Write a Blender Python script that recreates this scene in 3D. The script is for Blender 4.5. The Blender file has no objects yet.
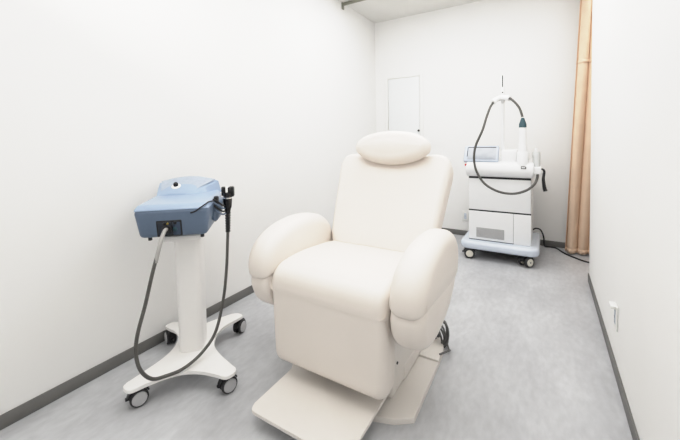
import bpy, bmesh, math, random
from mathutils import Vector, Matrix
random.seed(4)
C = bpy.context.scene.collection
PI = math.pi

# ------------------------------------------------------------------ materials
def mat(name, col, rough=0.5, metal=0.0, noise=0.0, nscale=20, bump=0.0, bscale=200, col2=None, coat=0.0, alpha=1.0, trans=0.0):
    m = bpy.data.materials.new(name); m.use_nodes = True
    nt = m.node_tree; b = nt.nodes['Principled BSDF']
    b.inputs['Base Color'].default_value = (*col, 1)
    b.inputs['Roughness'].default_value = rough
    b.inputs['Metallic'].default_value = metal
    b.inputs['Coat Weight'].default_value = coat
    b.inputs['Transmission Weight'].default_value = trans
    b.inputs['Alpha'].default_value = alpha
    tc = nt.nodes.new('ShaderNodeTexCoord')
    n = nt.nodes.new('ShaderNodeTexNoise'); n.inputs['Scale'].default_value = nscale; n.inputs['Detail'].default_value = 6
    nt.links.new(tc.outputs['Object'], n.inputs['Vector'])
    r = nt.nodes.new('ShaderNodeValToRGB')
    c2 = col2 if col2 else tuple(max(0, c * (1 - noise)) for c in col)
    r.color_ramp.elements[0].color = (*c2, 1); r.color_ramp.elements[0].position = 0.35
    r.color_ramp.elements[1].color = (*col, 1); r.color_ramp.elements[1].position = 0.65
    nt.links.new(n.outputs['Fac'], r.inputs['Fac']); nt.links.new(r.outputs['Color'], b.inputs['Base Color'])
    if bump:
        n2 = nt.nodes.new('ShaderNodeTexNoise'); n2.inputs['Scale'].default_value = bscale
        nt.links.new(tc.outputs['Object'], n2.inputs['Vector'])
        bp = nt.nodes.new('ShaderNodeBump'); bp.inputs['Strength'].default_value = bump; bp.inputs['Distance'].default_value = 0.002
        nt.links.new(n2.outputs['Fac'], bp.inputs['Height']); nt.links.new(bp.outputs['Normal'], b.inputs['Normal'])
    return m

M = dict(
    wall=mat('wall_paint', (.90, .895, .88), .85, noise=.01, nscale=3, bump=.15, bscale=350),
    ceil=mat('ceiling_paint', (.82, .81, .78), .9, noise=.01, nscale=3),
    door=mat('door_paint', (.83, .855, .86), .4, noise=.01),
    frame=mat('door_frame_paint', (.86, .86, .84), .5),
    base=mat('grey_skirting', (.175, .172, .165), .55, noise=.08, nscale=8),
    vinyl=mat('cream_vinyl', (.85, .785, .725), .42, noise=.015, nscale=5, bump=.12, bscale=420),
    cream=mat('cream_metal', (.80, .76, .715), .35, noise=.01),
    cwhite=mat('stand_white_paint', (.92, .905, .885), .35, noise=.01),
    blue=mat('blue_plastic_light', (.335, .43, .585), .32, noise=.03, coat=.3),
    blued=mat('blue_plastic_dark', (.125, .175, .255), .35, noise=.05, coat=.2),
    panel=mat('socket_panel_blue', (.05, .075, .12), .35, noise=.1),
    panelk=mat('socket_panel_dark', (.02, .026, .04), .35, noise=.1),
    bluet=mat('console_plate', (.42, .48, .58), .3, noise=.1, nscale=60),
    black=mat('black_plastic', (.012, .012, .014), .35, noise=.1),
    gloss=mat('black_gloss', (.01, .01, .012), .1),
    cablegrey=mat('dark_grey_cable', (.16, .16, .16), .4, noise=.3),
    rubber=mat('rubber', (.03, .03, .032), .55, noise=.1),
    hub=mat('grey_wheel_cap', (.52, .52, .53), .4, noise=.05),
    hubw=mat('cream_wheel_cap', (.80, .77, .68), .4, noise=.03),
    hose=mat('grey_hose', (.10, .097, .09), .4, noise=.1),
    hosel=mat('light_hose_end', (.42, .41, .40), .35, noise=.1),
    chrome=mat('chrome', (.8, .8, .8), .15, 1.0),
    white=mat('machine_white', (.88, .885, .89), .3, noise=.01, coat=.2),
    silver=mat('machine_silver', (.66, .72, .81), .25, noise=.02, coat=.3),
    grille=mat('vent_grille', (.58, .58, .58), .6, noise=.35, nscale=160),
    screen=mat('screen_bezel', (.50, .56, .66), .25, noise=.06, coat=.3),
    display=mat('display_glass', (.42, .45, .50), .15, noise=.12, nscale=15),
    teal=mat('teal_plastic', (.035, .085, .105), .4, noise=.1),
    clear=mat('clear_acrylic', (.93, .95, .95), .15, trans=.3),
    red=mat('red_button', (.5, .03, .03), .35),
    gold=mat('gold_contact', (.5, .38, .12), .3, .8),
    curtain=mat('peach_curtain', (.86, .65, .49), .8, noise=.06, nscale=9, bump=.2, bscale=300),
    rail=mat('rail_metal', (.30, .30, .25), .35, .4),
)

def floor_mat():
    m = bpy.data.materials.new('vinyl_floor'); m.use_nodes = True
    nt = m.node_tree; b = nt.nodes['Principled BSDF']; b.inputs['Roughness'].default_value = .42
    tc = nt.nodes.new('ShaderNodeTexCoord')
    n = nt.nodes.new('ShaderNodeTexNoise'); n.inputs['Scale'].default_value = 3.4; n.inputs['Detail'].default_value = 9; n.inputs['Roughness'].default_value = .62
    n2 = nt.nodes.new('ShaderNodeTexNoise'); n2.inputs['Scale'].default_value = 38; n2.inputs['Detail'].default_value = 5
    mp = nt.nodes.new('ShaderNodeMapping'); mp.inputs['Scale'].default_value = (1, .45, 1)
    nt.links.new(tc.outputs['Object'], mp.inputs['Vector'])
    nt.links.new(mp.outputs['Vector'], n.inputs['Vector']); nt.links.new(mp.outputs['Vector'], n2.inputs['Vector'])
    r = nt.nodes.new('ShaderNodeValToRGB')
    r.color_ramp.elements[0].position = .32; r.color_ramp.elements[0].color = (.475, .48, .50, 1)
    r.color_ramp.elements[1].position = .68; r.color_ramp.elements[1].color = (.63, .64, .66, 1)
    r2 = nt.nodes.new('ShaderNodeValToRGB')
    r2.color_ramp.elements[0].position = .35; r2.color_ramp.elements[0].color = (.90, .90, .90, 1)
    r2.color_ramp.elements[1].position = .65; r2.color_ramp.elements[1].color = (1, 1, 1, 1)
    mx = nt.nodes.new('ShaderNodeMixRGB'); mx.blend_type = 'MULTIPLY'; mx.inputs[0].default_value = 1
    nt.links.new(n.outputs['Fac'], r.inputs['Fac']); nt.links.new(n2.outputs['Fac'], r2.inputs['Fac'])
    nt.links.new(r.outputs['Color'], mx.inputs[1]); nt.links.new(r2.outputs['Color'], mx.inputs[2])
    nt.links.new(mx.outputs['Color'], b.inputs['Base Color'])
    return m
M['floor'] = floor_mat()

# ------------------------------------------------------------------ helpers
def obj(name, bm, m, parent=None, smooth=True, angle=40):
    bmesh.ops.remove_doubles(bm, verts=bm.verts, dist=1e-6)
    bmesh.ops.recalc_face_normals(bm, faces=bm.faces)
    me = bpy.data.meshes.new(name); bm.to_mesh(me); bm.free()
    me.materials.append(M[m])
    o = bpy.data.objects.new(name, me); C.objects.link(o)
    if smooth:
        for p in me.polygons: p.use_smooth = True
        me.set_sharp_from_angle(angle=math.radians(angle))
    if parent: o.parent = parent
    return o

def thing(name, label, cat, loc=(0, 0, 0), rz=0, group=None):
    o = bpy.data.objects.new(name, None); C.objects.link(o)
    o.location = loc; o.rotation_euler = (0, 0, rz); o.empty_display_size = .1
    o['label'] = label; o['category'] = cat
    if group: o['group'] = group
    return o

def tag(o, label, cat):
    o['label'] = label; o['category'] = cat; return o

def struct(o):
    o['kind'] = 'structure'; return o

def xf(verts, mx):
    for v in verts: v.co = mx @ v.co

def box(bm, a, b, bev=0, seg=3, mx=None):
    t = bmesh.new(); bmesh.ops.create_cube(t, size=1)
    for v in t.verts:
        v.co = Vector([(a[i] + b[i]) / 2 + v.co[i] * (b[i] - a[i]) for i in range(3)])
    if bev: bmesh.ops.bevel(t, geom=t.edges[:], offset=bev, segments=seg, profile=.5, affect='EDGES')
    if mx: xf(t.verts, mx)
    merge(bm, t)

def merge(bm, t):
    me = bpy.data.meshes.new('tmp'); t.to_mesh(me); t.free(); bm.from_mesh(me); bpy.data.meshes.remove(me)

def cyl(bm, p0, p1, r0, r1=None, seg=28, bev=0):
    r1 = r0 if r1 is None else r1
    p0, p1 = Vector(p0), Vector(p1); d = p1 - p0
    t = bmesh.new()
    bmesh.ops.create_cone(t, cap_ends=True, segments=seg, radius1=r0, radius2=r1, depth=d.length)
    if bev:
        es = [e for e in t.edges if len([f for f in e.link_faces if len(f.verts) > 4]) == 1]
        bmesh.ops.bevel(t, geom=es, offset=bev, segments=3, profile=.5, affect='EDGES')
    mx = Matrix.Translation((p0 + p1) / 2) @ d.to_track_quat('Z', 'Y').to_matrix().to_4x4()
    xf(t.verts, mx); merge(bm, t)

def lathe(bm, prof, p0=(0, 0, 0), axis=(0, 0, 1), seg=32):
    """prof: list of (radius, height) along the axis from p0"""
    q = Vector(axis).to_track_quat('Z', 'Y').to_matrix(); p0 = Vector(p0); rings = []
    for r, h in prof:
        if r < 1e-6: rings.append([bm.verts.new(p0 + q @ Vector((0, 0, h)))])
        else: rings.append([bm.verts.new(p0 + q @ Vector((r * math.cos(2 * PI * k / seg), r * math.sin(2 * PI * k / seg), h))) for k in range(seg)])
    for A, B in zip(rings, rings[1:]):
        for k in range(seg):
            k2 = (k + 1) % seg
            if len(A) == 1 and len(B) == 1: continue
            if len(A) == 1: bm.faces.new((A[0], B[k], B[k2]))
            elif len(B) == 1: bm.faces.new((A[k], A[k2], B[0]))
            else: bm.faces.new((A[k], A[k2], B[k2], B[k]))
    for R in (rings[0], rings[-1]):
        if len(R) > 1: bm.faces.new(R)

def crom(pts, n=8, closed=False):
    P = [Vector(p) for p in pts]; out = []
    N = len(P); rng = range(N) if closed else range(N - 1)
    for i in rng:
        if closed: a, b, c, d = P[(i - 1) % N], P[i], P[(i + 1) % N], P[(i + 2) % N]
        else: a, b, c, d = P[max(0, i - 1)], P[i], P[i + 1], P[min(N - 1, i + 2)]
        for k in range(n):
            t = k / n
            out.append(.5 * ((2 * b) + (c - a) * t + (2 * a - 5 * b + 4 * c - d) * t * t + (3 * b - a - 3 * c + d) * t ** 3))
    if not closed: out.append(P[-1])
    return out

def tube(bm, pts, r, seg=12, n=8, closed=False, radii=None):
    P = crom(pts, n, closed) if n else [Vector(p) for p in pts]
    up = Vector((.13, .27, .95)).normalized(); rings = []; N = len(P)
    prev = None
    for i, p in enumerate(P):
        if closed: d = (P[(i + 1) % N] - P[i - 1]).normalized()
        else: d = (P[min(N - 1, i + 1)] - P[max(0, i - 1)]).normalized()
        if prev is None: x = d.cross(up).normalized()
        else: x = (prev - d * prev.dot(d)).normalized()
        prev = x; y = d.cross(x)
        rr = radii(i / (N - 1)) if radii else r
        rings.append([bm.verts.new(p + (x * math.cos(2 * PI * k / seg) + y * math.sin(2 * PI * k / seg)) * rr) for k in range(seg)])
    prs = list(zip(rings, rings[1:])) + ([(rings[-1], rings[0])] if closed else [])
    for A, B in prs:
        for k in range(seg):
            bm.faces.new((A[k], A[(k + 1) % seg], B[(k + 1) % seg], B[k]))
    if not closed: bm.faces.new(rings[0]); bm.faces.new(rings[-1])

def puff(bm, outline, w, r, mx=None, steps=8, crown=0.0, taper=None):
    """outline: smooth closed 2D loop (a,b); extruded along x from -w/2..w/2 with rounded rims of radius r.
       crown: bulge of the two side faces. mx maps (x,a,b) -> place"""
    n = len(outline); O = [Vector((p[0], p[1])) for p in outline]
    area = sum(O[i].x * O[(i + 1) % n].y - O[(i + 1) % n].x * O[i].y for i in range(n))
    sg = 1 if area > 0 else -1
    nor = []
    for i in range(n):
        t = (O[(i + 1) % n] - O[i - 1]).normalized(); nor.append(Vector((-t.y, t.x)) * sg)   # inward
    cen = sum(O, Vector((0, 0))) / n
    rows = []
    for s in (-1, 1):
        part = []
        for k in range(steps + 1):
            th = PI / 2 * k / steps
            ins = r * (1 - math.sin(th)); x = s * (w / 2 - r + r * math.cos(th))
            part.append((x, ins, 0))
        rows += part if s == -1 else part[::-1]
    # rows[0..steps] : side face rim inwards->outer ; flip order so it runs cap->cap
    order = rows[:steps + 1] + rows[steps + 1:]
    rings = []
    for x, ins, _ in order:
        rings.append([bm.verts.new((x, *(O[i] + nor[i] * ins))) for i in range(n)])
    for A, B in zip(rings, rings[1:]):
        for i in range(n):
            j = (i + 1) % n; bm.faces.new((A[i], A[j], B[j], B[i]))
    new = [v for R in rings for v in R]
    for R, s in ((rings[0], -1), (rings[-1], 1)):
        prev = R; base = [v.co.copy() for v in R]; x0 = base[0].x
        K = 6
        for k in range(1, K):
            f = 1 - k / K
            cur = [bm.verts.new((x0 + s * crown * (1 - f * f), cen.x + (c.y - cen.x) * f, cen.y + (c.z - cen.y) * f)) for c in base]
            for i in range(n):
                j = (i + 1) % n; bm.faces.new((prev[i], prev[j], cur[j], cur[i]))
            new += cur; prev = cur
        c = bm.verts.new((x0 + s * crown, cen.x, cen.y)); new.append(c)
        for i in range(n): bm.faces.new((prev[i], prev[(i + 1) % n], c))
    if taper:
        for v in new: v.co = taper(v.co)
    if mx: xf(new, mx)

def loop2(pts, n=6):
    return [(p.x, p.y) for p in crom([(a, b, 0) for a, b in pts], n, True)]

def rrect(x0, y0, x1, y1, r, n=8):
    out = []
    rs = r if isinstance(r, (tuple, list)) else (r,) * 4
    for (cx, cy, a, rr) in ((x1 - rs[0], y1 - rs[0], 0, rs[0]), (x0 + rs[1], y1 - rs[1], 90, rs[1]), (x0 + rs[2], y0 + rs[2], 180, rs[2]), (x1 - rs[3], y0 + rs[3], 270, rs[3])):
        for k in range(n + 1):
            t = math.radians(a + 90 * k / n); out.append((cx + rr * math.cos(t), cy + rr * math.sin(t)))
    return out

def dense(loop, d=.02):
    out = []
    for i, p in enumerate(loop):
        q = loop[(i + 1) % len(loop)]; L = math.hypot(q[0] - p[0], q[1] - p[1]); k = max(1, int(L / d))
        for j in range(k): out.append((p[0] + (q[0] - p[0]) * j / k, p[1] + (q[1] - p[1]) * j / k))
    return out

def prism(bm, poly, z0, z1, bev=0, seg=2, mx=None):
    t = bmesh.new()
    lo = [t.verts.new((x, y, z0)) for x, y in poly]; hi = [t.verts.new((x, y, z1)) for x, y in poly]
    n = len(poly)
    t.faces.new(lo[::-1]); t.faces.new(hi)
    for i in range(n): t.faces.new((lo[i], lo[(i + 1) % n], hi[(i + 1) % n], hi[i]))
    if bev:
        es = [e for e in t.edges if abs(e.verts[0].co.z - e.verts[1].co.z) < 1e-7 and e.verts[0].co.z > z0 + (z1 - z0) * .5]
        bmesh.ops.bevel(t, geom=es, offset=bev, segments=seg, profile=.5, affect='EDGES')
    if mx: xf(t.verts, mx)
    merge(bm, t)

def hexa(bm, bot, top, bev=0, seg=3):
    """8 corner solid; bot/top lists of 4 points in the same turn"""
    t = bmesh.new(); b = [t.verts.new(p) for p in bot]; u = [t.verts.new(p) for p in top]
    t.faces.new(b[::-1]); t.faces.new(u)
    for i in range(4): t.faces.new((b[i], b[(i + 1) % 4], u[(i + 1) % 4], u[i]))
    if bev: bmesh.ops.bevel(t, geom=t.edges[:], offset=bev, segments=seg, profile=.5, affect='EDGES')
    merge(bm, t)

# ------------------------------------------------------------------ room (metres; camera stands at the origin side of the room)
XL, XR, YB, YE, YF, ZC, XA = -1.953, .302, 4.143, 3.306, -1.3, 2.70, 1.7
bm = bmesh.new(); box(bm, (XL - .12, YF - .12, -.1), (XA + .12, YB + .12, 0)); struct(obj('floor', bm, 'floor', smooth=False))
bm = bmesh.new(); box(bm, (XL - .12, YF - .12, ZC), (XA + .12, YB + .12, ZC + .1)); struct(obj('ceiling', bm, 'ceil', smooth=False))
bm = bmesh.new(); box(bm, (XL - .12, YF - .12, 0), (XL, YB + .12, ZC)); struct(obj('wall_left', bm, 'wall', smooth=False))
bm = bmesh.new(); box(bm, (XL, YB, 0), (XA, YB + .12, ZC)); struct(obj('wall_back', bm, 'wall', smooth=False))
bm = bmesh.new(); box(bm, (XR, YF, 0), (XA, YE, ZC), .004, 2); struct(obj('wall_right', bm, 'wall', smooth=False))
bm = bmesh.new(); box(bm, (XL, YF - .12, 0), (XA, YF, ZC)); struct(obj('wall_front', bm, 'wall', smooth=False))
bm = bmesh.new(); box(bm, (XA, YE, 0), (XA + .12, YB + .12, ZC)); struct(obj('wall_alcove', bm, 'wall', smooth=False))
BH, BT = .062, .008
def skirting(name, a, b):
    bm = bmesh.new(); box(bm, a, b, .003, 2); struct(obj(name, bm, 'base'))
skirting('baseboard_left', (XL, YF, 0), (XL + BT, YB, BH))
skirting('baseboard_back', (XL + .66, YB - BT, 0), (XA, YB, BH))
skirting('baseboard_right', (XR - BT, YF, 0), (XR, YE + BT, BH))
skirting('baseboard_alcove', (XR, YE, 0), (XA, YE + BT, BH))

# narrow white door in the back wall
dr = thing('door_1', '', '', (-1.56, YB, 0)); del dr['label']; del dr['category']; dr['kind'] = 'structure'
bm = bmesh.new()
for a, b in (((-.255, -.012, 0), (-.213, 0, 1.965)), ((.213, -.012, 0), (.255, 0, 1.965)), ((-.213, -.012, 1.94), (.213, 0, 1.965))): box(bm, a, b, .003, 2)
obj('door_frame', bm, 'frame', dr)
bm = bmesh.new(); box(bm, (-.208, -.009, .01), (.208, -.001, 1.935), .003, 2); obj('door_panel', bm, 'door', dr)
for z in (1.78, .3):
    bm = bmesh.new(); cyl(bm, (-.212, -.014, z - .04), (-.212, -.014, z + .04), .006, seg=12); obj('hinge', bm, 'frame', dr)
bm = bmesh.new(); lathe(bm, [(0, 0), (.013, 0), (.013, .008), (.008, .012), (.009, .022), (0, .024)], (.195, -.009, 1.262), (0, -1, 0), 16)
obj('door_knob', bm, 'rubber', dr)

# curtain rail under the ceiling
rl = thing('curtain_rail', 'metal curtain rail fixed under the ceiling near the left wall', 'curtain rail', (XL, 3.31, ZC))
bm = bmesh.new(); box(bm, (.012, -.014, -.034), (XR - XL - .002, .014, -.006), .004, 2); obj('track', bm, 'rail', rl)
bm = bmesh.new(); box(bm, (0, -.02, -.075), (.012, .02, 0), .003, 2); obj('end_bracket', bm, 'rail', rl)

# wall sockets
def socket(label, loc, rz, kind='outlet'):
    t = thing('wall_outlet', label, 'outlet', loc, rz)
    bm = bmesh.new(); box(bm, (-.036, -.007, -.06), (.036, 0, .06), .004, 3); obj('cover_plate', bm, 'frame', t)
    bm = bmesh.new(); box(bm, (-.013, -.0095, -.035), (.013, -.006, .035), .002, 2); f = obj('socket_insert', bm, 'silver', t)
    for x in (-.005, .005):
        bm = bmesh.new(); box(bm, (x - .001, -.0102, -.005), (x + .001, -.0093, .005)); obj('slot', bm, 'black', f, smooth=False)
    return t
socket('white wall outlet on the back wall, left of the white machine', (-.81, YB, .235), 0)
t = socket('white wall outlet low on the right wall', (XR, 2.08, .29), -PI / 2)
bm = bmesh.new(); box(bm, (-.03, -.03, .045), (.03, -.006, .062), .004, 2); obj('top_cover', bm, 'frame', t)

# ------------------------------------------------------------------ treatment chair
CX, CY = -.82, 1.5
ch = thing('treatment_chair', 'large cream vinyl reclining treatment chair in the middle of the room', 'chair', (CX, CY, 0))
def Yz(y): return y - CY
# base plate
bp = [(.352, 1.70), (.358, 1.305), (.29, 1.255), (.2, 1.225), (-.2, 1.225), (-.27, 1.255), (-.31, 1.33), (-.345, 1.70)]
bm = bmesh.new(); prism(bm, [(x, Yz(y)) for x, y in bp], .0, .025, .005); obj('base_plate', bm, 'cream', ch)
rp = [(.352, 1.703), (.345, 1.83), (.27, 2.02), (-.27, 2.02), (-.34, 1.83), (-.345, 1.703)]
bm = bmesh.new(); prism(bm, [(x, Yz(y)) for x, y in rp], .0, .032, .006); obj('rear_base_cover', bm, 'cream', ch)
# pedestal shroud (skirted housing of the lift)
bm = bmesh.new(); box(bm, (-.245, Yz(1.34), .025), (.245, Yz(1.86), .43), .018, 4); pd = obj('pedestal', bm, 'cream', ch)
bm = bmesh.new()
cyl(bm, (.244, Yz(1.40), .165), (.249, Yz(1.40), .165), .006, seg=12); obj('screw', bm, 'black', pd)
bm = bmesh.new(); box(bm, (-.25, Yz(1.48), .025), (.25, Yz(1.90), .10), .012, 3); obj('pedestal_skirt', bm, 'cream', pd)
bm = bmesh.new(); box(bm, (-.235, Yz(1.22), .40), (.235, Yz(1.80), .47), .012, 3); obj('seat_frame', bm, 'cream', ch)
# foot plate
fp = rrect(-.232, Yz(.945), .235, Yz(1.42), (.01, .01, .035, .035))
bm = bmesh.new(); prism(bm, fp, .064, .078, .004, mx=None); f = obj('footrest', bm, 'cream', ch)
bm = bmesh.new(); prism(bm, rrect(-.185, Yz(1.06), .18, Yz(1.42), .02), .026, .064, .0); obj('footrest_under_shade', bm, 'rubber', f)  # dark colour stands in for the shade beneath the thin foot plate
# leg rest pad: profile (y,z) swept along x
MX = Matrix.Identity(4)
lr = dense(rrect(Yz(1.1605), .126, Yz(1.29), .50, (.006, .006, .05, .05)), .03)
def legt(co):
    f = (co.z - .14) / .39
    w = .955 + .045 * min(1, max(0, f))
    c = co.copy(); c.x *= w
    d = 1 - (co.x / .305) ** 2
    if co.y < Yz(1.2): c.y -= .016 * d
    if co.z < .2: c.z += (.018 * (co.x / .305) ** 2)
    return c
bm = bmesh.new(); puff(bm, lr, .606, .042, crown=.004, taper=legt); obj('leg_rest', bm, 'vinyl', ch, angle=60)
# seat
top_c = crom([(Yz(1.1585), .482, 0), (Yz(1.1585), .515, 0), (Yz(1.168), .553, 0), (Yz(1.20), .586, 0), (Yz(1.26), .604, 0), (Yz(1.38), .608, 0), (Yz(1.52), .598, 0), (Yz(1.66), .582, 0), (Yz(1.72), .56, 0), (Yz(1.73), .52, 0), (Yz(1.70), .482, 0)], 6)
sp = dense([(p.x, p.y) for p in top_c], .03)
def seatt(co):
    c = co.copy(); d = 1 - (co.x / .305) ** 2
    if co.z > .55: c.z += .010 * d
    if co.y < Yz(1.2): c.y -= .016 * d
    return c
bm = bmesh.new(); puff(bm, sp, .607, .045, crown=.004, taper=seatt); obj('seat', bm, 'vinyl', ch, angle=60)
# backrest: local (u across, v up the panel); thickness along local x
bv = [(0, 0), (.2, -.006), (.275, .012), (.305, .06), (.32, .14), (.338, .28), (.354, .42), (.364, .50), (.362, .57), (.332, .616), (.26, .630), (.12, .600)]
prof = [(x, y) for x, y in bv] + [(-x, y) for x, y in bv[::-1] if x > 0]
prof = dense(loop2(prof, 5), .035)
tilt = math.atan2(.285, .44)
def backmx():
    # local x -> thickness (front negative), a -> world x, b -> up along panel
    up = Vector((0, math.sin(tilt), math.cos(tilt))); fr = Vector((0, -math.cos(tilt), math.sin(tilt))); ax = Vector((1, 0, 0))
    m = Matrix((ax, up, fr)).transposed()
    P = Matrix(((0, 1, 0, 0), (0, 0, 1, 0), (1, 0, 0, 0), (0, 0, 0, 1)))
    o = Vector((0, Yz(1.66), .568)) - fr * .0675
    return Matrix.Translation(o) @ m.to_4x4() @ P
def backt(co):
    c = co.copy(); c.y += (.25 - co.z) * .035
    return c
bm = bmesh.new(); puff(bm, prof, .135, .036, crown=.006, mx=backmx(), taper=backt); obj('backrest', bm, 'vinyl', ch, angle=60)
bm = bmesh.new()
box(bm, (-.2, -.17, .06), (.2, -.11, .5), .02, 3, Matrix.Translation((0, Yz(1.66), .568)) @ Matrix.Rotation(-tilt, 4, 'X') @ Matrix.Rotation(0, 4, 'Y') @ Matrix.Scale(-1, 4, (0, 1, 0)))
obj('back_shell', bm, 'cream', ch)
# headrest
hp = loop2([(-.245, .012), (-.225, .055), (-.16, .092), (-.06, .112), (.06, .112), (.16, .092), (.225, .055), (.245, .012), (.225, -.032), (.14, -.078), (0, -.098), (-.14, -.078), (-.225, -.032)], 5)
hm = Matrix.Translation((0, Yz(1.955), 1.118)) @ Matrix.Rotation(math.radians(-14), 4, 'X') @ Matrix(((0, 1, 0, 0), (1, 0, 0, 0), (0, 0, 1, 0), (0, 0, 0, 1)))
bm = bmesh.new(); puff(bm, hp, .115, .056, crown=.008, mx=hm); hd = obj('headrest', bm, 'vinyl', ch, angle=60)
for x in (-.06, .06):
    bm = bmesh.new(); cyl(bm, (x, Yz(2.02), .93), (x, Yz(1.985), 1.08), .007, seg=12)
    obj('headrest_bar', bm, 'chrome', hd)
# armrests
up_ = [(1.135, .565), (1.148, .635), (1.20, .698), (1.29, .742), (1.41, .764), (1.55, .762), (1.67, .728), (1.748, .655), (1.768, .57), (1.745, .488), (1.66, .463), (1.52, .474), (1.36, .498), (1.22, .514), (1.15, .526)]
lo_ = [(1.150, .520), (1.153, .46), (1.185, .400), (1.26, .352), (1.36, .334), (1.48, .340), (1.60, .374), (1.685, .43), (1.722, .50), (1.68, .56), (1.5, .58), (1.3, .59), (1.19, .57)]
for s in (-1, 1):
    cx = s * .374 + .006
    def at(co, s=s):
        c = co.copy(); # narrows a little to the rear and leans outward at the top
        c.x *= 1 - .10 * max(0, (co.y - Yz(1.35)) / .4)
        c.x += s * .012 * (co.z - .55) / .25
        c.x += cx if False else 0
        return c
    bm = bmesh.new(); puff(bm, loop2([(Yz(y), z) for y, z in up_], 5), .150, .060, crown=.007, mx=Matrix.Translation((cx, 0, 0)), taper=at)
    a = obj('armrest', bm, 'vinyl', ch, angle=60)
    bm = bmesh.new(); puff(bm, loop2([(Yz(y), z) for y, z in lo_], 5), .142, .053, crown=.005, mx=Matrix.Translation((cx, 0, 0)), taper=at)
    obj('lower_pad', bm, 'vinyl', a, angle=60)
    bm = bmesh.new(); box(bm, (min(s * .23, s * .33), Yz(1.40), .41), (max(s * .23, s * .33), Yz(1.62), .46), .008, 2); obj('arm_bracket', bm, 'cream', ch)

# coiled cable beside the chair's rear
bm = bmesh.new()
for k in range(6):
    a = random.uniform(-.25, .25); rr = .062 + random.uniform(-.012, .012); pts = []
    for j in range(12):
        t = 2 * PI * j / 12
        p = Vector((.022 * math.sin(t * 2 + k) * .4 + (k - 2.5) * .009, rr * .62 * math.cos(t), .068 + rr * 1.12 * math.sin(t)))
        p = Matrix.Rotation(a + .15, 4, 'Z') @ p
        pts.append(p)
    tube(bm, pts, .006, 8, 4, True)
tube(bm, [(.02, -.03, .02), (.01, -.06, .008), (-.02, -.10, .036), (-.09, -.11, .038)], .005, 8, 6)
o = obj('cable_coil', bm, 'cablegrey', ch); o.location = (.315, .385, 0); o.rotation_euler = (0, 0, .9); o['label'] = 'dark coil of cable'

# ------------------------------------------------------------------ casters
def caster(parent, loc, rz, r=.04, cap='hub', top=.1, width=.026, capr=.80):
    mx = Matrix.Translation(loc) @ Matrix.Rotation(rz, 4, 'Z')
    bm = bmesh.new()
    cyl(bm, (0, .02, r), (0, .02, top), .009, seg=14)
    # hood: partial arc over the wheel
    n = 14; ri, ro = r * 1.03, r * 1.20; w = width * .5
    arc = [(math.radians(20 + 150 * k / n)) for k in range(n + 1)]
    rings = []
    for t in arc:
        y, z = -math.cos(t), math.sin(t)
        rings.append([bm.verts.new((sx * w, -y * q, r + z * q)) for sx, q in ((-1, ri), (1, ri), (1, ro), (-1, ro))])
    for A, B in zip(rings, rings[1:]):
        for k in range(4): bm.faces.new((A[k], A[(k + 1) % 4], B[(k + 1) % 4], B[k]))
    bm.faces.new(rings[0]); bm.faces.new(rings[-1])
    box(bm, (-.004, -.005, r * .8), (.004, .03, r * 1.5), .001, 1)
    cyl(bm, (-width * .9, 0, r), (width * .9, 0, r), .006, seg=12)
    box(bm, (-.008, -r * 1.35, r * 1.05), (.008, -r * .9, r * 1.3), .002, 2)
    xf(bm.verts, mx); c = obj('caster', bm, 'black', parent)
    for s in (-1, 1):
        bm = bmesh.new(); x = s * width * .62; h = width * .36
        if width > .05: h = .012
        lathe(bm, [(0, -h), (r * .82, -h), (r * .95, -h * .8), (r, -h * .4), (r, h * .4), (r * .95, h * .8), (r * .82, h), (0, h)], (x, 0, r), (1, 0, 0), 28)
        xf(bm.verts, mx); obj('wheel', bm, 'rubber', c)
        bm = bmesh.new(); x = s * (width * .62 + h)
        lathe(bm, [(r * capr, 0), (r * capr * .96, .003), (r * .3, .0045), (0, .0045)], (x, 0, r), (s, 0, 0), 24)
        if width > .05: lathe(bm, [(r * .72, 0), (r * .70, .003), (r * .3, .0045), (0, .0045)], (s * (width * .62 - h), 0, r), (-s, 0, 0), 24)
        xf(bm.verts, mx); obj('wheel_cap', bm, cap, c)

# ------------------------------------------------------------------ device stand (white, four casters)
RZ = math.atan2(.67, .742)
st = thing('device_stand', 'white column stand on four casters carrying the blue device', 'stand', (-1.61, 1.09, 0), RZ)
# spider base outline, front = -y
half = [(.205, -.300), (.245, -.262), (.215, -.215), (.135, -.10), (.10, .0), (.115, .12), (.205, .215), (.225, .25), (.185, .285), (.12, .262), (.02, .205)]
fr = [(.075, -.235), (.165, -.285)]
right = [(.0, -.222), (.08, -.238), (.15, -.272)] + half
out = right + [(-x * (.95 if y > .2 else 1), y * (.93 if y > .2 else 1)) for x, y in right[::-1]][:-1]
bm = bmesh.new(); prism(bm, [(p.x, p.y) for p in crom([(x, y, 0) for x, y in out], 4, True)], .088, .104, .005); obj('base', bm, 'cwhite', st)
bm = bmesh.new()
def colring(z, w, d): return dense(rrect(-w, -d, w, d, min(w, d) * .45, 5), 1)
rings = []
for z, w, d in ((.104, .059, .072), (.4, .061, .072), (.70, .065, .074)):
    rings.append([bm.verts.new((x - .004, y, z)) for x, y in rrect(-w, -d, w, d, .03, 5)])
for A, B in zip(rings, rings[1:]):
    for k in range(len(A)): bm.faces.new((A[k], A[(k + 1) % len(A)], B[(k + 1) % len(A)], B[k]))
bm.faces.new(rings[0]); bm.faces.new(rings[-1]); obj('column', bm, 'cwhite', st)
bm = bmesh.new(); box(bm, (-.10, -.12, .70), (.08, .14, .728), .006, 2); obj('top_plate', bm, 'cwhite', st)
for x, y, a in ((-.188, -.25, -1.05), (.203, -.252, -1.0), (.206, .245, -.45), (-.187, .222, .5)):
    caster(st, (x, y, 0), a, .039, top=.09)

# ------------------------------------------------------------------ blue device on the stand
dv = thing('treatment_device', 'blue-grey treatment device with black handpiece on the white column stand', 'medical device', (-1.61, 1.09, 0), RZ)
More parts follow.
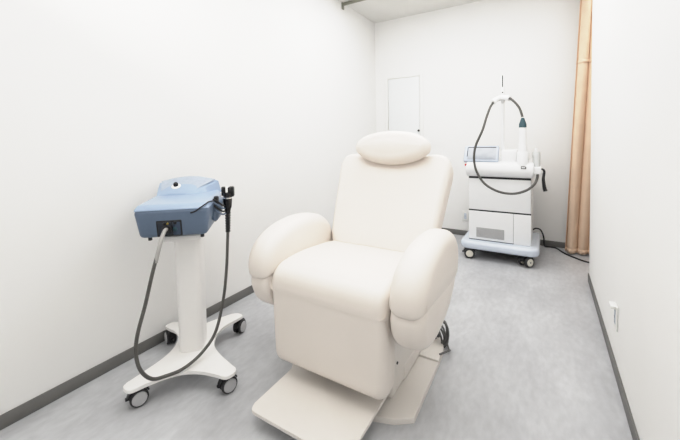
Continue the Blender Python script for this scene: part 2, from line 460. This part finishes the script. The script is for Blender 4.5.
# lower body
bm = bmesh.new()
hexa(bm, [(-.180, -.183, .742), (.122, -.183, .742), (.118, .185, .742), (-.160, .185, .742)],
         [(-.197, -.205, .880), (.140, -.205, .880), (.138, .20, .885), (-.195, .20, .885)], .020, 4)
body = obj('lower_housing', bm, 'blued', dv)
bm = bmesh.new()
hexa(bm, [(-.198, -.206, .874), (.141, -.206, .874), (.139, .201, .874), (-.196, .201, .874)],
         [(-.184, -.180, .900), (.120, -.180, .900), (.120, .19, .908), (-.184, .19, .908)], .010, 4)
obj('upper_cover', bm, 'blue', dv)
def lerp(a, b, t): return a + (b - a) * t
def csec(v, z0, inset=0.0, lift=0.0):
    y = lerp(.072 + inset, .205 - inset, v)
    xl = lerp(-.178, -.203, v) + inset; xr = lerp(.018, .118, v ** .8) - inset
    zt = .918 + .050 * v ** .75 + lift; pts = []
    if not inset: pts.append((xl - .004, y, z0)); 
    N = 14
    for k in range(N + 1):
        u = k / N; e = max(0, 1 - abs(2 * u - 1) ** 6)
        pts.append((lerp(xl, xr, u), y, zt - (0 if inset else .012 * (1 - e) ** .5) + (.022 * v) * math.sin(PI * min(1, max(0, u)))))
    if not inset: pts.append((xr + .016, y, z0))
    return pts
def loft(bm, secs):
    R = [[bm.verts.new(p) for p in s_] for s_ in secs]
    for A, B in zip(R, R[1:]):
        for k in range(len(A)):
            bm.faces.new((A[k], A[(k + 1) % len(A)], B[(k + 1) % len(A)], B[k]))
    bm.faces.new(R[0]); bm.faces.new(R[-1])
bm = bmesh.new()
s0 = [(x, y - .010, min(z, .905)) for x, y, z in csec(0, .89)]
loft(bm, [s0] + [csec(k / 10, .89) for k in range(11)])
cons = obj('console', bm, 'blue', dv)
# darker control plate on the slope
bm = bmesh.new()
def plate(lift): return [csec(v, 0, .016, lift)  for v in [k / 8 for k in range(9)]]
lo, hi = plate(-.004), plate(.0015)
loft(bm, [h + l[::-1] for h, l in zip(hi, lo)])
obj('control_plate', bm, 'bluet', cons)
nrm = Vector((0, -.45, .89)).normalized()
kp = Vector((-.092, .118, .944))
bm = bmesh.new(); lathe(bm, [(0, 0), (.025, 0), (.025, .003), (.020, .007), (0, .007)], kp, nrm, 24); kr = obj('knob_ring', bm, 'white', dv)
bm = bmesh.new(); lathe(bm, [(0, 0), (.013, 0), (.0125, .014), (.009, .019), (0, .019)], kp + nrm * .005, nrm, 20); obj('knob', bm, 'gloss', dv)
# socket panel on the front face (front face leans in towards the bottom)
def fy(z): return -.185 - (z - .742) / (.880 - .742) * .022 - .001 + .002
def face_plate(x0, x1, z0, z1, e, bev=.004):
    bm = bmesh.new()
    hexa(bm, [(x0, fy(z0) - e, z0), (x1, fy(z0) - e, z0), (x1, fy(z0) + .01, z0), (x0, fy(z0) + .01, z0)],
             [(x0, fy(z1) - e, z1), (x1, fy(z1) - e, z1), (x1, fy(z1) + .01, z1), (x0, fy(z1) + .01, z1)], bev, 3)
    return bm
sp_ = obj('socket_rim', face_plate(-.100, .012, .747, .826, .003, .0045), 'black', dv)
obj('socket_panel', face_plate(-.028, .006, .753, .818, .0045, .003), 'panel', sp_)
obj('hose_socket_panel', face_plate(-.094, -.030, .753, .820, .004, .003), 'panelk', sp_)
def fcyl(x, z, r, h, m, name):
    bm = bmesh.new(); lathe(bm, [(0, 0), (r, 0), (r, h * .8), (r * .85, h), (0, h)], (x, fy(z) - .003, z), (0, -1, -.12), 20); return obj(name, bm, m, sp_)
fcyl(-.052, .787, .022, .014, 'black', 'hose_connector'); fcyl(-.016, .818 - .004, .008, .006, 'black', 'socket'); fcyl(-.018, .784, .010, .006, 'teal', 'socket')
fcyl(-.066, .812, .006, .006, 'black', 'socket'); fcyl(-.048, .812, .005, .006, 'gold', 'socket')
# dark swoosh seam round the front right corner
bm = bmesh.new(); tube(bm, [(.055, -.2045, .857), (.078, -.206, .864), (.100, -.206, .880), (.122, -.197, .894), (.132, -.165, .899), (.140, -.09, .888)], .0035, 8, 6); obj('seam_trim', bm, 'black', dv)
# feet
for x, y in ((-.14, -.16), (.095, -.16), (-.13, .15), (.1, .15)):
    bm = bmesh.new(); cyl(bm, (x, y, .728), (x, y, .745), .009, seg=12); obj('rubber_foot', bm, 'rubber', dv)
# holder on right side
bm = bmesh.new()
hexa(bm, [(.125, -.06, .775), (.150, -.05, .775), (.150, .07, .775), (.125, .08, .775)], [(.130, -.08, .885), (.180, -.05, .885), (.180, .05, .885), (.130, .09, .885)], .010, 3)
hold = obj('handpiece_holder', bm, 'blued', dv)
bm = bmesh.new()
for k in range(4):
    bm = bmesh.new() if k else bm
    tube(bm, [(.135, -.075 + k * .004, .895 - k * .016), (.158, -.075, .880 - k * .018), (.176, -.045, .855 - k * .016), (.186, -.02, .848 - k * .014)], .0045, 8, 5)
    obj('holder_clip', bm, 'black' if k % 2 == 0 else 'blued', hold)
bm = bmesh.new(); box(bm, (.136, -.07, .862), (.160, -.045, .908), .008, 3); obj('holder_catch', bm, 'black', hold)
# handpiece
bm = bmesh.new()
lathe(bm, [(0, 0), (.013, 0), (.017, .02), (.021, .03), (.023, .075), (.018, .08), (.024, .09), (.026, .10), (.026, .108), (.012, .112), (0, .112)], (.196, -.01, .808), (.03, 0, 1), 22)
box(bm, (.168, -.024, .900), (.187, .006, .948), .004, 2)
box(bm, (.204, -.028, .893), (.234, .012, .948), .008, 2)
hpz = obj('handpiece', bm, 'gloss', dv)
bm = bmesh.new(); lathe(bm, [(0, 0), (.009, 0), (.009, .036), (.006, .04), (0, .04)], (.196, -.017, .908), (0, 0, 1), 16); obj('metal_tip', bm, 'chrome', hpz)
bm = bmesh.new(); lathe(bm, [(.019, 0), (.0235, .003), (.0235, .009), (.019, .012)], (.197, -.01, .882), (.03, 0, 1), 22); obj('metal_ring', bm, 'chrome', hpz)
bm = bmesh.new()
lathe(bm, [(.006, 0)] + [q for k in range(8) for q in ((.0125 + k * .0004, .004 + k * .014), (.0125 + k * .0004, .011 + k * .014), (.0095, .012 + k * .014), (.0095, .017 + k * .014))] + [(.015, .118)], (.193, -.008, .700), (.03, 0, 1), 16)
obj('strain_relief', bm, 'black', hpz)
hose = [(-.052, -.205, .787), (-.053, -.232, .785), (-.058, -.257, .760), (-.067, -.277, .713), (-.09, -.301, .612), (-.114, -.326, .492), (-.14, -.353, .378), (-.147, -.359, .296), (-.135, -.348, .216), (-.105, -.316, .153), (-.063, -.272, .128), (.002, -.225, .122), (.07, -.160, .146), (.126, -.095, .207), (.161, -.041, .346), (.18, -.02, .499), (.190, -.009, .658), (.193, -.008, .71)]
bm = bmesh.new(); tube(bm, hose, .0078, 14, 8); hs = obj('hose', bm, 'hose', dv)
bm = bmesh.new(); tube(bm, [(-.052, -.21, .787), (-.053, -.232, .785), (-.058, -.257, .760), (-.067, -.277, .713), (-.078, -.289, .66)], .0088, 14, 8); obj('hose_sleeve', bm, 'hosel', hs)

# ------------------------------------------------------------------ laser machine at the back
MXC = -.378
lm = thing('laser_machine', 'tall white medical machine on casters against the back wall, beside the curtain', 'medical machine', (MXC, 3.68, 0))
def L(x, y, z): return (x - MXC, y - 3.68, z)
def lbox(x0, y0, z0, x1, y1, z1, bev, seg=3):
    bm = bmesh.new(); box(bm, L(x0, y0, z0), L(x1, y1, z1), bev, seg); return bm
pl = rrect(-.335, 3.355 - 3.68, .335, 4.0 - 3.68, (.05, .05, .08, .08))
bm = bmesh.new(); puff(bm, dense([(a, b) for a, b in pl], .05), .075, .028, mx=Matrix.Translation((0, 0, .138)) @ Matrix(((0, 1, 0, 0), (0, 0, 1, 0), (1, 0, 0, 0), (0, 0, 0, 1))))
obj('base_platform', bm, 'silver', lm)
obj('base_frame', lbox(-.60, 3.46, .06, -.15, 3.92, .11, .01), 'black', lm)
for x, y, a in ((-.632, 3.415, -1.35), (-.15, 3.42, -.75), (-.62, 3.93, .3), (-.14, 3.93, .2)):
    caster(lm, L(x, y, 0), a, .049, 'hubw', capr=.68, top=.11, width=.062 if (x, y) == (-.15, 3.42) else .036)
body = obj('cabinet', lbox(-.645, 3.455, .172, -.108, 3.95, .79, .008), 'white', lm)
obj('lower_panel', lbox(-.642, 3.444, .182, -.252, 3.46, .458, .004), 'white', lm)
obj('upper_panel', lbox(-.642, 3.447, .472, -.112, 3.46, .775, .004), 'white', lm)
obj('side_trim', lbox(-.2505, 3.446, .176, -.110, 3.46, .458, .003), 'white', lm)
obj('panel_gap', lbox(-.643, 3.4535, .174, -.110, 3.456, .780, 0), 'rubber', lm)
# vent grille
g = obj('vent_grille', lbox(-.573, 3.4425, .205, -.328, 3.446, .300, .001), 'grille', lm)
bm = bmesh.new()
for k in range(9): box(bm, L(-.568, 3.4405, .211 + k * .0097), L(-.333, 3.4428, .214 + k * .0097))
obj('slats', bm, 'hub', g, smooth=False)
obj('top_shadow_gap', lbox(-.640, 3.452, .779, -.112, 3.94, .795, 0), 'black', lm)
# rounded console body
cp = loop2([(3.425, .80), (3.395, .83), (3.385, .87), (3.40, .915), (3.45, .938), (3.6, .945), (3.85, .945), (3.94, .935), (3.96, .88), (3.95, .80), (3.8, .792), (3.5, .792)], 5)
bm = bmesh.new(); puff(bm, [(a - 3.68, b) for a, b in cp], .575, .022, mx=Matrix.Translation((.003, 0, 0))); top = obj('top_console', bm, 'white', lm)
# screen, tilted
smx = Matrix.Translation(L(-.528, 3.42, .942)) @ Matrix.Rotation(math.radians(-32), 4, 'X')
def sbox(a, b, bev, m, name, par):
    bm = bmesh.new(); box(bm, a, b, bev, 3, smx); return obj(name, bm, m, par)
sc = sbox((-.160, 0, .0), (.150, .04, .175), .012, 'screen', 'touch_screen', lm)
sbox((-.125, -.002, .02), (.128, .004, .150), .002, 'display', 'display', sc)
sbox((-.125, -.003, .148), (.128, .006, .157), .001, 'rubber', 'top_bar', sc)
sbox((-.131, -.003, .05), (-.125, .005, .150), .001, 'rubber', 'side_bar', sc)
obj('rear_housing', lbox(-.36, 3.47, .93, -.225, 3.80, 1.045, .015), 'white', lm)
obj('side_housing', lbox(-.225, 3.50, .93, -.14, 3.80, 1.02, .015), 'white', lm)
bm = bmesh.new(); lathe(bm, [(0, 0), (.014, 0), (.014, .012), (.011, .018), (0, .018)], L(-.655, 3.42, .905), (-.35, -1, .1), 16); obj('stop_button', bm, 'red', lm)
bd = obj('badge', lbox(-.190, 3.382, .883, -.148, 3.390, .905, .001), 'black', lm)
obj('badge_centre', lbox(-.184, 3.380, .890, -.154, 3.3825, .900, .0005), 'white', bd)
# pole and hose hook
bm = bmesh.new(); cyl(bm, L(-.352, 3.56, 1.03), L(-.352, 3.56, 1.53), .0155, seg=20); pole = obj('pole', bm, 'white', lm)
bm = bmesh.new(); cyl(bm, L(-.352, 3.56, 1.52), L(-.352, 3.56, 1.755), .017, seg=20, bev=.006); tp = obj('pole_top', bm, 'white', lm)
bm = bmesh.new(); box(bm, L(-.3575, 3.54, 1.64), L(-.3485, 3.545, 1.75), .001, 1); obj('slot', bm, 'black', tp)
bm = bmesh.new(); lathe(bm, [(0, 0), (.007, 0), (.006, .004), (0, .004)], L(-.353, 3.544, 1.59), (0, -1, 0), 14); obj('screw', bm, 'black', tp)
bm = bmesh.new()
tube(bm, [L(-.42, 3.42, 1.49), L(-.40, 3.45, 1.515), L(-.36, 3.485, 1.535), L(-.31, 3.48, 1.53), L(-.285, 3.465, 1.52)], .024, 14, 6)
tube(bm, [L(-.352, 3.56, 1.50), L(-.352, 3.53, 1.53)], .022, 14, 4)
obj('hose_hook', bm, 'white', lm)
hz = [(-.36, 3.485, 1.535), (-.395, 3.46, 1.525), (-.435, 3.40, 1.46), (-.465, 3.35, 1.36), (-.495, 3.31, 1.237), (-.55, 3.30, 1.101), (-.567, 3.30, .99), (-.55, 3.30, .87), (-.482, 3.30, .753), (-.373, 3.30, .686), (-.253, 3.31, .668), (-.153, 3.33, .697), (-.09, 3.38, .745), (-.065, 3.43, .80), (-.062, 3.46, .85)]
bm = bmesh.new(); tube(bm, [L(*p) for p in hz], .0105, 12, 7)
tube(bm, [L(-.36, 3.485, 1.535), L(-.30, 3.47, 1.53), L(-.252, 3.44, 1.492), L(-.205, 3.425, 1.426), L(-.18, 3.42, 1.345)], .0105, 12, 7)
obj('hose', bm, 'hose', lm)
bm = bmesh.new(); lathe(bm, [(0, 0), (.031, 0), (.030, .03), (.020, .06), (.012, .085), (0, .087)], L(-.178, 3.425, 1.252), (0, 0, 1), 24); hnd = obj('handpiece', bm, 'teal', lm)
bm = bmesh.new(); lathe(bm, [(0, 0), (.036, 0), (.036, .10), (.031, .12), (.029, .20), (.028, .262), (.026, .268), (0, .268)], L(-.178, 3.425, .985), (0, 0, 1), 24); obj('handpiece_body', bm, 'white', hnd)
bm = bmesh.new(); lathe(bm, [(0, 0), (.047, 0), (.047, .12), (.044, .125), (0, .125)], L(-.178, 3.435, .91), (0, 0, 1), 24); obj('handpiece_cradle', bm, 'white', lm)
# side holster with clear tube and black hanging grip
bm = bmesh.new(); box(bm, L(-.115, 3.42, .835), L(-.035, 3.52, .90), .008, 3); hol = obj('side_holster', bm, 'white', lm)
bm = bmesh.new(); lathe(bm, [(0, 0), (.030, 0), (.031, .13), (.028, .132), (.026, .006), (0, .006)], L(-.072, 3.47, .90), (0, 0, 1), 22); obj('clear_cup', bm, 'clear', hol)
bm = bmesh.new(); lathe(bm, [(0, 0), (.014, 0), (.014, .13), (.010, .16), (0, .16)], L(-.075, 3.47, .905), (0, 0, 1), 16); obj('spare_tip', bm, 'white', hol)
bm = bmesh.new(); tube(bm, [L(-.03, 3.44, .885), L(-.012, 3.43, .865), L(-.018, 3.43, .80), L(-.012, 3.43, .735), L(-.002, 3.43, .69)], .012, 12, 6, radii=lambda t: .007 + .010 * t); obj('hanging_grip', bm, 'black', hol)

# power cord
bm = bmesh.new()
tube(bm, [L(*q) for q in [(-.108, 3.90, .22), (-.08, 3.95, .225), (-.04, 3.99, .20), (-.015, 4.02, .12), (-.012, 4.03, .05), (.0, 4.08, .012), (.05, 4.10, .007), (.10, 4.08, .007), (.16, 3.95, .007), (.24, 3.85, .007), (.335, 3.77, .007), (.55, 3.72, .007)]], .007, 10, 8)
obj('power_cord', bm, 'black', lm)['label'] = 'black power cord running along the floor'

# ------------------------------------------------------------------ curtain
cu = thing('curtain', 'peach fabric curtain hanging in folds beside the back wall', 'curtain', (.155, 3.97, 0))
def cpt(u, z):
    # u along the curtain, hangs bunched to the left, spreads a little towards the hem
    f = 1 - z / 2.6
    x = u * .62 + .105 * (z / 2.5) * (1 - u * .6)
    a = .018 + .014 * f
    y = a * math.sin(u * 44 + .5 * math.sin(z * 1.3 + u * 9)) + .4 * a * math.sin(u * 27 + 1.2) - .03 * u
    x += .012 * math.sin(u * 44 + 1.4)
    return Vector((x, y, z))
def sheet(zs, n=240, off=0):
    bm = bmesh.new(); R = []
    for z in zs: R.append([bm.verts.new(cpt(k / n, z) + Vector((0, off, 0))) for k in range(n + 1)])
    for A, B in zip(R, R[1:]):
        for k in range(n): bm.faces.new((A[k], A[k + 1], B[k + 1], B[k]))
    bmesh.ops.recalc_face_normals(bm, faces=bm.faces)
    return bm
def solid(o, th):
    md = o.modifiers.new('thick', 'SOLIDIFY'); md.thickness = th; md.offset = 0
solid(obj('fabric', sheet([.022 + i * 2.59 / 40 for i in range(41)]), 'curtain', cu, angle=180), .002)
solid(obj('header_seam', sheet([1.85, 1.88], off=-.001), 'curtain', cu, angle=180), .006)
solid(obj('hem', sheet([.020, .06], off=-.0005), 'curtain', cu, angle=180), .005)
bm = bmesh.new(); box(bm, (-.02, -.015, 2.62), (.9, .015, 2.65), .004, 2); 
box(bm, (0, -.01, 2.65), (.03, .01, 2.70)); box(bm, (.8, -.01, 2.65), (.83, .01, 2.70)); obj('hanging_track', bm, 'rail', cu)
for k in range(9):
    bm = bmesh.new(); p = cpt((k + .5) / 9, 2.61); cyl(bm, (p.x, p.y * .3, 2.60), (p.x, 0, 2.63), .004, seg=8)
    obj('glider', bm, 'frame', cu)

# ------------------------------------------------------------------ lights
def area(loc, size, power, rot=(0, 0, 0), col=(1, 1, 1), name='ceiling_lamp'):
    l = bpy.data.lights.new(name, 'AREA'); l.shape = 'RECTANGLE'; l.size, l.size_y = size; l.energy = power; l.color = col
    o = bpy.data.objects.new(name, l); C.objects.link(o); o.location = loc; o.rotation_euler = rot; return o
area((-.75, 2.75, ZC - .03), (1.6, 1.2), 28, col=(1, .995, .99))
area((-.75, .7, ZC - .03), (1.6, 1.4), 14, col=(1, .99, .975))
area((.85, 3.75, ZC - .05), (.6, .5), 6.5, col=(1, .98, .95))
area((-.4, -1.0, 1.9), (1.2, 1.2), 4, (math.radians(75), 0, math.radians(14)), (1, .99, .98), 'front_fill')  # unseen soft fill lamp behind the camera, aimed into the room
area((-.8, .4, 1.9), (.9, .9), 22, (math.radians(180 - 30), 0, 0), (1, .99, .98), 'ceiling_fill')  # unseen upward lamp, added to brighten the ceiling

w = bpy.data.worlds.new('world'); bpy.context.scene.world = w; w.use_nodes = True
w.node_tree.nodes['Background'].inputs[0].default_value = (1, 1, 1, 1); w.node_tree.nodes['Background'].inputs[1].default_value = .3

# ------------------------------------------------------------------ camera
cam = bpy.data.cameras.new('camera'); co = bpy.data.objects.new('camera', cam); C.objects.link(co)
yaw, pitch, roll = -.549, .045, -.021
fw = Vector((math.sin(yaw) * math.cos(pitch), math.cos(yaw) * math.cos(pitch), -math.sin(pitch)))
r = Vector((math.cos(yaw), -math.sin(yaw), 0)); u = r.cross(fw)
r2 = math.cos(roll) * r + math.sin(roll) * u; u2 = -math.sin(roll) * r + math.cos(roll) * u
co.matrix_world = Matrix.Translation((0, 0, 1.2)) @ Matrix((r2, u2, -fw)).transposed().to_4x4()
cam.sensor_width = 36; cam.lens = 36 * 337.09 / 680; cam.shift_y = (152.27 - 220) / 680; cam.clip_start = .02
bpy.context.scene.camera = co
vs = bpy.context.scene.view_settings; vs.view_transform = 'Standard'; vs.exposure = 0.0
vs.use_curve_mapping = True
cm = vs.curve_mapping; cm.white_level = (1.8, 1.8, 1.8)
cv = cm.curves[3]
pts = [(0, 0), (.03, .025), (.14, .135), (.28, .28), (.44, .45), (.56, .575), (.72, .725), (.88, .82), (1.15, .89), (1.8, .965)]
while len(cv.points) < len(pts): cv.points.new(.5, .5)
for p, (a, b) in zip(cv.points, pts): p.location = (a / 1.8, b)
cm.update()
